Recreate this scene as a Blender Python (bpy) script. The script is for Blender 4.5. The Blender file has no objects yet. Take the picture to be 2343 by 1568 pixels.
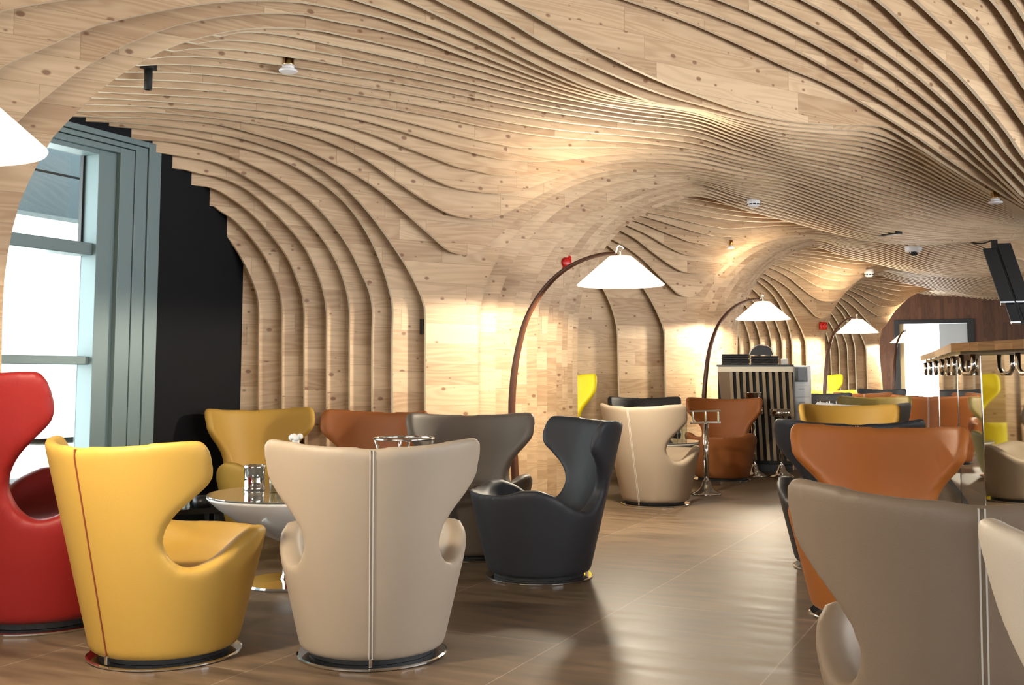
import bpy, bmesh, math, random
import numpy as np
from mathutils import Vector, Matrix
random.seed(7)
rad = math.radians
C = bpy.context.scene.collection
SC = bpy.context.scene

# ------------------------------------------------------------------ camera model (2343 x 1568 frame)
F, CX, VH, CAMZ = 2450.0, 1171.5, 858.0, 1.0
PITCH, YAW = rad(5.0), rad(25.84)
CY = VH - F * math.tan(PITCH)
FH = Vector((-math.sin(YAW), math.cos(YAW), 0)); RT = Vector((math.cos(YAW), math.sin(YAW), 0)); ZZ = Vector((0, 0, 1))
FW = FH * math.cos(PITCH) + ZZ * math.sin(PITCH); UP = -FH * math.sin(PITCH) + ZZ * math.cos(PITCH)
EYE = Vector((0, 0, CAMZ))

def ray(u, v):
    return FW + RT * ((u - CX) / F) + UP * ((CY - v) / F)
def at(u, v, d):
    """the point seen at (u, v) whose level distance ahead of the camera is d"""
    r = ray(u, v); return EYE + r * (d / r.dot(FH))
def spot(u, d, z=0.4):
    """floor point d metres ahead, standing at picture column u"""
    r = ray(u, VH + F * CAMZ / d); t = -CAMZ / r.z
    return Vector((r.x * t, r.y * t, 0))
def turn(az):
    """z-rotation that points local +Y to azimuth az (degrees right of the camera axis)"""
    return -(rad(az) - YAW)

# ------------------------------------------------------------------ helpers
def mesh_obj(name, bm, mat=None, parent=None, smooth=False, loc=None, rot=0.0):
    me = bpy.data.meshes.new(name); bm.to_mesh(me); bm.free()
    if smooth:
        for p in me.polygons: p.use_smooth = True
    if mat is not None:
        for m in (mat if isinstance(mat, (list, tuple)) else [mat]): me.materials.append(m)
    o = bpy.data.objects.new(name, me); C.objects.link(o)
    if parent is not None: o.parent = parent
    if loc is not None: o.location = loc
    if rot: o.rotation_euler = (0, 0, rot)
    return o
def tag(o, label=None, cat=None, group=None, kind=None):
    if label: o['label'] = label
    if cat: o['category'] = cat
    if group: o['group'] = group
    if kind: o['kind'] = kind
    return o
def empty(name, loc=(0, 0, 0), rot=0.0):
    o = bpy.data.objects.new(name, None); C.objects.link(o); o.empty_display_size = 0.1
    o.location = loc; o.rotation_euler = (0, 0, rot); return o
def copy_tree(o, parent=None):
    c = o.copy(); C.objects.link(c)
    if parent is not None: c.parent = parent
    for ch in o.children: copy_tree(ch, c)
    return c
def box(bm, x0, x1, y0, y1, z0, z1, bev=0.0, mi=0):
    m = Matrix.Translation(((x0+x1)/2, (y0+y1)/2, (z0+z1)/2)) @ Matrix.Diagonal((abs(x1-x0), abs(y1-y0), abs(z1-z0), 1))
    r = bmesh.ops.create_cube(bm, size=1, matrix=m)
    fs = set(f for v in r['verts'] for f in v.link_faces)
    if bev > 0:
        es = list(set(e for v in r['verts'] for e in v.link_edges))
        rb = bmesh.ops.bevel(bm, geom=es, offset=bev, segments=2, affect='EDGES', profile=0.5)
        fs |= set(rb['faces'])
    for f in fs:
        if f.is_valid: f.material_index = mi
    return r
def lathe(bm, prof, n=40, cx=0, cy=0, z0=0):
    rings = []
    for r, z in prof:
        if r < 1e-5: rings.append([bm.verts.new((cx, cy, z0 + z))])
        else: rings.append([bm.verts.new((cx + r*math.cos(2*math.pi*i/n), cy + r*math.sin(2*math.pi*i/n), z0 + z)) for i in range(n)])
    for a, b in zip(rings[:-1], rings[1:]):
        for i in range(n):
            j = (i+1) % n
            if len(a) == 1 and len(b) == 1: continue
            if len(a) == 1: bm.faces.new((a[0], b[j], b[i]))
            elif len(b) == 1: bm.faces.new((a[i], a[j], b[0]))
            else: bm.faces.new((a[i], a[j], b[j], b[i]))
    bmesh.ops.recalc_face_normals(bm, faces=bm.faces)
def tube(bm, pts, rads, n=12, closed=False):
    pts = [Vector(p) for p in pts]
    if not isinstance(rads, (list, tuple)): rads = [rads]*len(pts)
    rings = []; N = len(pts); prev = None
    for i, p in enumerate(pts):
        if closed: t = pts[(i+1) % N] - pts[i-1]
        else: t = pts[min(i+1, N-1)] - pts[max(i-1, 0)]
        t.normalize()
        if prev is None:
            a = Vector((0, 0, 1)) if abs(t.z) < 0.9 else Vector((1, 0, 0))
            x = t.cross(a).normalized()
        else: x = (prev - t * prev.dot(t)).normalized()
        prev = x; y = t.cross(x)
        rings.append([bm.verts.new(p + (x*math.cos(2*math.pi*k/n) + y*math.sin(2*math.pi*k/n)) * rads[i]) for k in range(n)])
    M = N if closed else N-1
    for i in range(M):
        a, b = rings[i], rings[(i+1) % N]
        for k in range(n):
            bm.faces.new((a[k], a[(k+1) % n], b[(k+1) % n], b[k]))
    if not closed:
        bm.faces.new(rings[0][::-1]); bm.faces.new(rings[-1])
    bmesh.ops.recalc_face_normals(bm, faces=bm.faces)
def catmull(pts, per=6):
    P = [np.array(p, float) for p in pts]
    if len(P) < 3: return P
    P = [2*P[0]-P[1]] + P + [2*P[-1]-P[-2]]
    out = []
    for i in range(1, len(P)-2):
        p0, p1, p2, p3 = P[i-1:i+3]
        t0 = 0.0; t1 = t0 + max(np.linalg.norm(p1-p0), 1e-6)**0.5
        t2 = t1 + max(np.linalg.norm(p2-p1), 1e-6)**0.5; t3 = t2 + max(np.linalg.norm(p3-p2), 1e-6)**0.5
        for k in range(per):
            t = t1 + (t2-t1)*k/per
            a1 = (t1-t)/(t1-t0)*p0 + (t-t0)/(t1-t0)*p1; a2 = (t2-t)/(t2-t1)*p1 + (t-t1)/(t2-t1)*p2
            a3 = (t3-t)/(t3-t2)*p2 + (t-t2)/(t3-t2)*p3
            b1 = (t2-t)/(t2-t0)*a1 + (t-t0)/(t2-t0)*a2; b2 = (t3-t)/(t3-t1)*a2 + (t-t1)/(t3-t1)*a3
            out.append((t2-t)/(t2-t1)*b1 + (t-t1)/(t2-t1)*b2)
    out.append(P[-2]); return out

# ------------------------------------------------------------------ materials
def new_mat(name):
    m = bpy.data.materials.new(name); m.use_nodes = True
    nt = m.node_tree; b = nt.nodes['Principled BSDF']; return m, nt, b
def N(nt, t, **k):
    n = nt.nodes.new(t)
    for a, v in k.items(): setattr(n, a, v)
    return n
def plain(name, col, rough=0.5, metal=0.0, bump=0.0, scale=60.0, vary=0.0, coat=0.0, spec=None):
    m, nt, b = new_mat(name)
    b.inputs['Base Color'].default_value = (*col, 1); b.inputs['Roughness'].default_value = rough; b.inputs['Metallic'].default_value = metal
    if coat: b.inputs['Coat Weight'].default_value = coat
    if spec is not None: b.inputs['Specular IOR Level'].default_value = spec
    tc = N(nt, 'ShaderNodeTexCoord'); no = N(nt, 'ShaderNodeTexNoise'); no.inputs['Scale'].default_value = scale; no.inputs['Detail'].default_value = 4
    nt.links.new(tc.outputs['Object'], no.inputs['Vector'])
    if bump:
        bp = N(nt, 'ShaderNodeBump'); bp.inputs['Strength'].default_value = bump; bp.inputs['Distance'].default_value = 0.002
        nt.links.new(no.outputs['Fac'], bp.inputs['Height']); nt.links.new(bp.outputs['Normal'], b.inputs['Normal'])
    mx = N(nt, 'ShaderNodeMix', data_type='RGBA')
    mx.inputs['A'].default_value = (*[c*(1-vary) for c in col], 1); mx.inputs['B'].default_value = (*[min(1, c*(1+vary)) for c in col], 1)
    n2 = N(nt, 'ShaderNodeTexNoise'); n2.inputs['Scale'].default_value = 5
    nt.links.new(tc.outputs['Object'], n2.inputs['Vector']); nt.links.new(n2.outputs['Fac'], mx.inputs['Factor'])
    nt.links.new(mx.outputs['Result'], b.inputs['Base Color'])
    return m
def emit(name, col, s):
    m, nt, b = new_mat(name); b.inputs['Base Color'].default_value = (*col, 1)
    b.inputs['Emission Color'].default_value = (*col, 1); b.inputs['Emission Strength'].default_value = s; return m
def M2(nt, op, a, b=None, c=None):
    n = N(nt, 'ShaderNodeMath', operation=op)
    for i, x in enumerate((a, b, c)):
        if x is None: continue
        if isinstance(x, (int, float)): n.inputs[i].default_value = x
        else: nt.links.new(x, n.inputs[i])
    return n.outputs[0]
def wood(name, light, dark, row=0.145, blen=1.25, knots=True, vertical=False, rough=0.5, contrast=1.0, aim=30.0):
    """boards laid level along the ribs, each its own tone, with grain and knots"""
    m, nt, b = new_mat(name); L = nt.links.new
    tc = N(nt, 'ShaderNodeTexCoord')
    def dot(v):
        n = N(nt, 'ShaderNodeVectorMath', operation='DOT_PRODUCT'); L(tc.outputs['Object'], n.inputs[0]); n.inputs[1].default_value = v; return n.outputs['Value']
    s, c = math.sin(rad(aim)), math.cos(rad(aim))
    p, n_, z = dot((s, c, 0)), dot((-c, s, 0)), dot((0, 0, 1))
    if vertical: p, z = z, p
    kid = M2(nt, 'FLOOR', M2(nt, 'DIVIDE', n_, 0.09))
    wk = N(nt, 'ShaderNodeTexWhiteNoise', noise_dimensions='1D'); L(kid, wk.inputs['W'])
    rr = M2(nt, 'ADD', M2(nt, 'DIVIDE', z, row), wk.outputs['Value'])
    ri = M2(nt, 'FLOOR', rr)
    cv = N(nt, 'ShaderNodeCombineXYZ'); L(ri, cv.inputs[0]); L(kid, cv.inputs[1])
    w1 = N(nt, 'ShaderNodeTexWhiteNoise', noise_dimensions='2D'); L(cv.outputs[0], w1.inputs['Vector'])
    pp = M2(nt, 'ADD', M2(nt, 'DIVIDE', p, blen), M2(nt, 'MULTIPLY', w1.outputs['Value'], 7.0)); pi_ = M2(nt, 'FLOOR', pp)
    cv2 = N(nt, 'ShaderNodeCombineXYZ'); L(ri, cv2.inputs[0]); L(kid, cv2.inputs[1]); L(pi_, cv2.inputs[2])
    w2 = N(nt, 'ShaderNodeTexWhiteNoise', noise_dimensions='3D'); L(cv2.outputs[0], w2.inputs['Vector'])
    br = w2.outputs['Value']
    gz = M2(nt, 'MULTIPLY', br, 40.0)
    # grain
    g = N(nt, 'ShaderNodeCombineXYZ'); L(M2(nt, 'MULTIPLY', p, 0.9), g.inputs[0]); L(M2(nt, 'MULTIPLY', z, 9.0), g.inputs[1]); L(gz, g.inputs[2])
    no = N(nt, 'ShaderNodeTexNoise'); no.inputs['Scale'].default_value = 1.0; no.inputs['Detail'].default_value = 1; no.inputs['Distortion'].default_value = 0.4
    L(g.outputs[0], no.inputs['Vector'])
    rings = M2(nt, 'SINE', M2(nt, 'MULTIPLY', no.outputs['Fac'], 60.0))
    g2 = N(nt, 'ShaderNodeCombineXYZ'); L(M2(nt, 'MULTIPLY', p, 3.0), g2.inputs[0]); L(M2(nt, 'MULTIPLY', z, 120.0), g2.inputs[1]); L(gz, g2.inputs[2])
    nf = N(nt, 'ShaderNodeTexNoise'); nf.inputs['Scale'].default_value = 1.0; nf.inputs['Detail'].default_value = 3; L(g2.outputs[0], nf.inputs['Vector'])
    t = M2(nt, 'ADD', M2(nt, 'MULTIPLY', rings, 0.15*contrast), M2(nt, 'MULTIPLY', nf.outputs['Fac'], 0.30*contrast))
    t = M2(nt, 'ADD', t, M2(nt, 'MULTIPLY', br, 0.62*contrast))
    t = M2(nt, 'SUBTRACT', t, 0.10*contrast)
    mx = N(nt, 'ShaderNodeMix', data_type='RGBA'); mx.inputs['A'].default_value = (*light, 1); mx.inputs['B'].default_value = (*dark, 1); L(t, mx.inputs['Factor'])
    col = mx.outputs['Result']
    if knots:
        kv = N(nt, 'ShaderNodeCombineXYZ'); L(M2(nt, 'ADD', M2(nt, 'MULTIPLY', p, 5.4), gz), kv.inputs[0]); L(M2(nt, 'MULTIPLY', z, 8.5), kv.inputs[1])
        vo = N(nt, 'ShaderNodeTexVoronoi', voronoi_dimensions='2D'); vo.inputs['Scale'].default_value = 1.0; L(kv.outputs[0], vo.inputs['Vector'])
        sep = N(nt, 'ShaderNodeSeparateColor'); L(vo.outputs['Color'], sep.inputs[0])
        size = M2(nt, 'SUBTRACT', M2(nt, 'MULTIPLY', M2(nt, 'POWER', sep.outputs[0], 1.6), 0.125), 0.013)
        k = N(nt, 'ShaderNodeMapRange'); L(M2(nt, 'SUBTRACT', vo.outputs['Distance'], size), k.inputs['Value'])
        k.inputs['From Min'].default_value = 0.03; k.inputs['From Max'].default_value = -0.03; k.clamp = True
        mk = N(nt, 'ShaderNodeMix', data_type='RGBA'); L(M2(nt, 'MULTIPLY', k.outputs[0], 0.75), mk.inputs['Factor']); L(col, mk.inputs['A']); mk.inputs['B'].default_value = (0.16, 0.055, 0.02, 1)
        col = mk.outputs['Result']
    # joints
    e1 = M2(nt, 'ABSOLUTE', M2(nt, 'SUBTRACT', M2(nt, 'FRACT', rr), 0.5)); e2 = M2(nt, 'ABSOLUTE', M2(nt, 'SUBTRACT', M2(nt, 'FRACT', pp), 0.5))
    j = M2(nt, 'MAXIMUM', M2(nt, 'GREATER_THAN', e1, 0.5 - 0.0012/row), M2(nt, 'GREATER_THAN', e2, 0.5 - 0.0015/blen))
    mj = N(nt, 'ShaderNodeMix', data_type='RGBA'); L(M2(nt, 'MULTIPLY', j, 0.45), mj.inputs['Factor']); L(col, mj.inputs['A']); mj.inputs['B'].default_value = (*[x*0.35 for x in dark], 1)
    L(mj.outputs['Result'], b.inputs['Base Color'])
    b.inputs['Roughness'].default_value = rough
    b.inputs['Specular IOR Level'].default_value = 0.35
    return m

LARCH = wood('larch_face', (0.66, 0.475, 0.295), (0.37, 0.22, 0.115))
EDGE = plain('larch_edge_lit', (0.86, 0.74, 0.56), 0.5, vary=0.10, scale=40)  # pale cut edge, lightened further to paint in the light it catches
WALNUT = wood('dark_boards', (0.115, 0.050, 0.028), (0.045, 0.020, 0.012), row=0.075, blen=0.9, knots=False, vertical=True, rough=0.35, aim=90.0)
CHROME = plain('chrome', (0.80, 0.79, 0.77), 0.08, 1.0)
BLACK = plain('black_plastic', (0.010, 0.010, 0.011), 0.35)
MATT_BLACK = plain('matt_black', (0.012, 0.012, 0.013), 0.7)
CHARWALL = plain('charcoal_paint', (0.0075, 0.008, 0.0095), 0.7, bump=0.05, vary=0.1, spec=0.15)
ALU = plain('window_aluminium', (0.17, 0.235, 0.245), 0.45, 0.2)
WHITE = plain('white_lacquer', (0.78, 0.76, 0.73), 0.18, coat=0.3)
WHITEP = plain('white_plastic', (0.82, 0.81, 0.83), 0.35)
PAPER = plain('paper', (0.85, 0.83, 0.78), 0.7)
REDP = plain('red_plastic', (0.55, 0.012, 0.010), 0.3)
BRASS = plain('brass', (0.75, 0.55, 0.25), 0.2, 1.0)
POLEM = plain('lamp_pole_leather', (0.085, 0.030, 0.013), 0.35)
GREYP = plain('grey_panel', (0.33, 0.40, 0.42), 0.6)
SOFF = plain('soffit_panel', (0.16, 0.22, 0.25), 0.7)
MIRROR = plain('mirror', (0.86, 0.88, 0.86), 0.03, 1.0)
BARWOOD = wood('bar_top_wood', (0.21, 0.115, 0.05), (0.10, 0.05, 0.02), row=0.2, blen=2.0, rough=0.12, aim=0.0)
def glass_mat(name, tint=(1, 1, 1), rough=0.0):
    m, nt, b = new_mat(name)
    for n in list(nt.nodes):
        if n.type != 'OUTPUT_MATERIAL': nt.nodes.remove(n)
    out = [n for n in nt.nodes if n.type == 'OUTPUT_MATERIAL'][0]
    tr = N(nt, 'ShaderNodeBsdfTransparent'); tr.inputs[0].default_value = (*tint, 1)
    gl = N(nt, 'ShaderNodeBsdfGlossy'); gl.inputs['Roughness'].default_value = rough
    lw = N(nt, 'ShaderNodeLayerWeight'); fr_ = M2(nt, 'ADD', M2(nt, 'MULTIPLY', M2(nt, 'POWER', lw.outputs['Facing'], 4.0), 0.6), 0.05)
    ms = N(nt, 'ShaderNodeMixShader'); nt.links.new(fr_, ms.inputs[0]); nt.links.new(tr.outputs[0], ms.inputs[1]); nt.links.new(gl.outputs[0], ms.inputs[2])
    nt.links.new(ms.outputs[0], out.inputs['Surface']); return m
GLASS = glass_mat('clear_glass', (0.93, 0.96, 0.95))
FROST = plain('frosted_door', (0.42, 0.45, 0.46), 0.3)
TABLEGLASS = plain('table_glass', (0.30, 0.30, 0.28), 0.04, 0.6)
def leather(name, col):
    return plain(name, col, 0.5, bump=0.25, scale=420.0, vary=0.05, spec=0.3)
YEL = leather('yellow_leather', (0.50, 0.30, 0.06)); BEI = leather('beige_leather', (0.37, 0.295, 0.22)); RED = leather('red_leather', (0.23, 0.012, 0.010))
TAU = leather('taupe_leather', (0.235, 0.175, 0.125)); GRY = leather('warm_grey_leather', (0.125, 0.098, 0.078)); DRK = leather('dark_grey_leather', (0.028, 0.029, 0.034))
BRN = leather('brown_leather', (0.27, 0.085, 0.022)); ORG = leather('orange_leather', (0.36, 0.115, 0.024)); CRM = leather('cream_leather', (0.62, 0.55, 0.46))
LEM = leather('lemon_leather', (0.85, 0.68, 0.02)); BLKL = leather('black_leather', (0.012, 0.011, 0.012)); LAV = leather('pale_grey_leather', (0.50, 0.51, 0.56))
OLV = leather('olive_leather', (0.27, 0.20, 0.055))
ZIPW = plain('zip_tape', (0.62, 0.58, 0.52), 0.5); ZIPR = plain('russet_seam', (0.22, 0.05, 0.015), 0.6)

def floor_mat():
    m, nt, b = new_mat('brown_stone_tiles'); b.inputs['Specular IOR Level'].default_value = 0.25; L = nt.links.new
    tc = N(nt, 'ShaderNodeTexCoord'); mp = N(nt, 'ShaderNodeMapping'); L(tc.outputs['Object'], mp.inputs['Vector'])
    mp.inputs['Rotation'].default_value = (0, 0, rad(90))       # rows run along the room
    mp.inputs['Location'].default_value = (2.16, 0.03, 0)
    bk = N(nt, 'ShaderNodeTexBrick'); L(mp.outputs[0], bk.inputs['Vector'])
    bk.inputs['Scale'].default_value = 1.0; bk.inputs['Brick Width'].default_value = 1.6; bk.inputs['Row Height'].default_value = 0.8
    bk.inputs['Mortar Size'].default_value = 0.003; bk.inputs['Mortar Smooth'].default_value = 0.1; bk.inputs['Bias'].default_value = 0
    bk.inputs['Color1'].default_value = (0.106, 0.070, 0.043, 1); bk.inputs['Color2'].default_value = (0.135, 0.091, 0.057, 1); bk.inputs['Mortar'].default_value = (0.22, 0.165, 0.12, 1)
    mp2 = N(nt, 'ShaderNodeMapping'); L(tc.outputs['Object'], mp2.inputs['Vector']); mp2.inputs['Scale'].default_value = (2.0, 11.0, 1); 
    no = N(nt, 'ShaderNodeTexNoise'); no.inputs['Scale'].default_value = 1.3; no.inputs['Detail'].default_value = 6; no.inputs['Distortion'].default_value = 0.6; L(mp2.outputs[0], no.inputs['Vector'])
    mp3 = N(nt, 'ShaderNodeTexNoise'); mp3.inputs['Scale'].default_value = 1.1; mp3.inputs['Detail'].default_value = 3; L(tc.outputs['Object'], mp3.inputs['Vector'])
    f = M2(nt, 'ADD', M2(nt, 'MULTIPLY', no.outputs['Fac'], 1.9), M2(nt, 'MULTIPLY', mp3.outputs['Fac'], 1.0)); f = M2(nt, 'SUBTRACT', f, 0.42)
    sc = N(nt, 'ShaderNodeVectorMath', operation='SCALE'); L(bk.outputs['Color'], sc.inputs[0]); L(f, sc.inputs['Scale'])
    L(sc.outputs[0], b.inputs['Base Color'])
    L(M2(nt, 'ADD', M2(nt, 'MULTIPLY', no.outputs['Fac'], 0.25), 0.36), b.inputs['Roughness'])
    return m
FLOORM = floor_mat()

# ------------------------------------------------------------------ ribbed larch vault
PV = Vector((math.sin(rad(30)), math.cos(rad(30)), 0)); NV = Vector((-math.cos(rad(30)), math.sin(rad(30)), 0))
WX, YEND, TOPZ, RX = -5.0, 24.5, 3.45, 4.6
STEP = 0.09
def n_of(K): return 7.31 - STEP*(26 - K)
def unproj(K, pts):
    out = []
    for u, v in pts:
        r = ray(u, v); t = n_of(K) / r.dot(NV); q = EYE + r*t
        out.append((q.dot(PV), q.z))
    return out
FL = 1500
def col(u, *vs): return [(u, v) for v in vs]
# outline of each rib as the photograph shows it: first the left half (foot upward), then the right half (foot upward)
LK = {
 5: [(1150,190),(1100,177),(1012,156),(935,138),(833,115),(756,100),(654,79),(559,72),(507,82)],
 8: [(1150,236),(1100,225),(1000,205),(900,187),(800,172),(700,155),(600,142),(500,131),(400,128),(346,133)],
 11:[(1150,296),(1100,287),(1000,266),(900,248),(800,232),(700,216),(600,203),(500,191),(400,184),(269,180)],
 13:[(1150,364),(1100,353),(1012,328),(923,300),(846,278),(760,259),(650,241),(500,225),(400,218),(228,210)],
 14:[(1170,402),(1128,399),(1100,392),(1051,382),(1012,367),(935,338),(846,303),(760,280),(650,259),(500,242),(350,230),(213,223)],
 15:[(1150,443),(1115,441),(1090,438),(1038,428),(974,400),(884,351),(820,323),(756,300),(650,277),(500,255),(350,243),(195,238)],
 16:[(1105,502),(1080,500),(1038,492),(987,466),(910,415),(846,369),(782,336),(730,315),(679,300),(600,285),(500,270),(350,256),(179,254)],
 17:[(1066,584),(1045,580),(1025,571),(987,538),(935,492),(884,446),(820,402),(756,369),(679,333),(602,310),(500,284),(350,270),(166,266)],
 18:col(974,1150,940,760)+[(973,700),(961,666),(935,615),(897,556),(846,487),(782,420),(705,369),(590,326),(500,305),(350,285),(179,276)],
 19:col(899,1120,940,760)+[(900,700),(892,659),(871,594),(833,518),(782,454),(705,397),(628,359),(500,324),(350,297),(248,288)],
 20:col(853,1120,940,770)+[(854,705),(847,666),(829,625),(800,566),(756,505),(705,454),(641,410),(577,377),(500,347),(400,325),(316,319)],
 21:col(801,1120,940,770)+[(801,705),(796,671),(782,623),(756,571),(718,520),(666,472),(615,436),(551,397),(500,374),(430,360),(371,350)],
 22:col(749,1120,940,770)+[(748,705),(738,653),(720,607),(692,556),(654,512),(615,474),(564,433),(500,405),(460,398),(423,388)],
 23:col(697,1120,940,770)+[(697,705),(692,671),(679,633),(659,589),(628,546),(590,502),(551,469),(500,436),(474,427)],
 24:col(646,1120,940,770)+[(646,705),(641,666),(628,630),(608,589),(577,546),(538,505),(500,480),(490,472)],
 25:col(593,1120,940,770)+[(593,705),(588,671),(574,633),(552,589),(533,559),(513,534)],
}
F16 = {-3:214,-2:238,-1:250,0:253,1:256,2:258,3:262,4:268,5:275,8:300,9:310,10:328,11:343,12:350,13:358,14:370,15:383,16:391,17:397,18:403,21:412,24:421,28:448}
def tail(K):
    t = (K + 3)/31.0
    return [(1600, F16[K]), (1700, (F16[K] + 276+229*t**0.9)/2 + 2), (1800, 276 + 229*t**0.9), (1900, 286 + 245*(1-(1-t)**1.25)), (2000, 290 + 263*(1-(1-t)**1.5)),
            (2100, 330 + 230*(1-(1-t)**1.6)), (2200, 396 + 161*(1-(1-t)**1.7)), (2343, 480 + 68*(1-(1-t)**1.5))]
RK = {
 5: [(1150,190),(1282,222),(1435,250)]+tail(5),
 8: [(1150,236),(1256,255),(1435,280)]+tail(8),
 11:[(1150,296),(1205,305),(1307,317),(1435,324),(1512,331)]+tail(11),
 12:[(1150,330),(1179,336),(1282,338),(1410,337),(1512,342)]+tail(12),
 13:[(1150,364),(1230,369),(1307,364),(1384,355),(1461,351),(1530,352)]+tail(13),
 14:[(1170,402),(1205,402),(1271,393),(1333,379),(1400,367),(1480,362)]+tail(14),
 15:[(1150,443),(1172,441),(1218,428),(1256,414),(1333,388),(1420,372),(1500,371)]+tail(15),
 16:[(1105,502),(1135,498),(1165,485),(1205,463),(1256,436),(1320,409),(1400,391),(1500,385)]+tail(16),
 17:[(1066,584),(1092,578),(1130,550),(1170,513),(1215,478),(1265,447),(1330,418),(1400,400),(1480,393)]+tail(17),
 18:col(1096,1180,1000,743)+[(1105,677),(1123,625),(1150,572),(1190,525),(1235,485),(1290,447),(1350,420),(1420,404),(1500,398)]+tail(18),
 21:col(1206,1160,960,750)+[(1212,690),(1228,640),(1255,585),(1295,535),(1345,490),(1410,452),(1480,428),(1540,416)]+tail(21),
 24:col(1274,1150,960,760)+[(1280,700),(1297,640),(1325,580),(1362,530),(1412,486),(1470,453),(1540,431)]+tail(24),
 28:col(1322,1125,960,760)+[(1327,700),(1336,658),(1358,612),(1384,568),(1422,525),(1474,489),(1540,462)]+tail(28),
}
# ribs of the nearest pillar and of the ceiling in front of it
RN = {
 4: [(-6,1300),(2,1050),(4,800),(10,640),(23,553),(41,476),(61,425),(74,400),(102,346),(128,305),(156,277),(179,254),(230,205),(307,151),(384,110),(461,85),(538,68),(600,63),(654,63),(730,68),(782,79),(884,101),(961,120),(1100,159),(1256,205),(1384,237)]+tail(4),
 3: [(-230,1300),(-215,900),(-130,560),(-20,350),(64,256),(108,220),(179,164),(256,118),(333,82),(397,59),(500,38),(615,29),(705,33),(756,45),(858,64),(961,90),(1100,140),(1256,193),(1384,228)]+tail(3),
 2: [(-300,1300),(-280,700),(-160,420),(-65,230),(0,155),(100,110),(200,64),(270,45),(390,20),(500,4),(600,0),(700,5),(780,20),(880,41),(1000,86),(1100,124),(1256,184),(1384,222)]+tail(2),
 1: [(-380,1200),(-340,500),(-170,150),(0,26),(100,6),(200,-10),(350,-28),(500,-40),(620,-41),(720,-28),(820,0),(986,55),(1100,101),(1256,170),(1384,216)]+tail(1),
 0: [(-350,500),(-250,40),(-100,-60),(100,-105),(400,-125),(650,-100),(800,-55),(935,0),(1000,31),(1100,79),(1256,157),(1384,210)]+tail(0),
 -1:[(-300,-100),(200,-220),(600,-180),(850,-80),(1007,0),(1128,64),(1256,133),(1384,190),(1500,234)]+tail(-1),
 -2:[(-300,-200),(300,-270),(700,-200),(950,-70),(1084,0),(1154,38),(1256,100),(1384,161),(1512,213)]+tail(-2),
 -3:[(-200,-330),(400,-310),(800,-220),(1050,-60),(1166,0),(1256,51),(1384,123),(1512,184),(1628,228),(1730,261),(1833,280),(1935,287),(1987,286),(2038,295),(2100,333),(2220,410),(2343,480)],
 -4:[(-100,-430),(600,-320),(1000,-180),(1300,-55),(1440,0),(1500,20),(1602,59),(1705,105),(1807,154),(1902,194),(2004,252),(2106,316),(2183,370),(2250,415),(2343,473)],
 -5:[(0,-500),(700,-380),(1100,-210),(1400,-62),(1546,0),(1654,40),(1756,82),(1858,133),(1961,192),(2100,279),(2180,335),(2260,398),(2343,466)],
 -7:[(200,-600),(900,-420),(1300,-210),(1600,-65),(1751,0),(1884,69),(2012,146),(2100,210),(2200,296),(2343,447)],
 -10:[(500,-750),(1100,-520),(1500,-310),(1850,-95),(2012,0),(2106,89),(2208,184),(2310,306),(2343,355),(2450,470)],
 -13:[(800,-900),(1400,-650),(1800,-400),(2100,-140),(2274,0),(2343,100),(2450,270),(2560,420)],
}
def resample(poly, M):
    P = np.array(catmull(poly, 8)); d = np.r_[0, np.cumsum(np.linalg.norm(np.diff(P, axis=0), axis=1))]
    t = np.linspace(0, d[-1], M); return np.c_[np.interp(t, d, P[:, 0]), np.interp(t, d, P[:, 1])]
def fill(keys, M):
    ks = sorted(keys); S = {k: resample(unproj(k, keys[k]), M) for k in ks}; out = {}
    for k in range(ks[0], ks[-1]+1):
        if k in S: out[k] = S[k]; continue
        a = max(x for x in ks if x < k); b = min(x for x in ks if x > k); w = (k-a)/(b-a)
        out[k] = S[a]*(1-w) + S[b]*w
    return out
LS, RS, NS = fill(LK, 50), fill(RK, 80), fill(RN, 90)
def p_wall(K): return (WX + math.cos(rad(30))*n_of(K)) / math.sin(rad(30))
def p_right(K):
    a = (RX + math.cos(rad(30))*n_of(K)) / math.sin(rad(30)); b = (YEND - 0.02 - math.sin(rad(30))*n_of(K)) / math.cos(rad(30)); return min(a, b)
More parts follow.
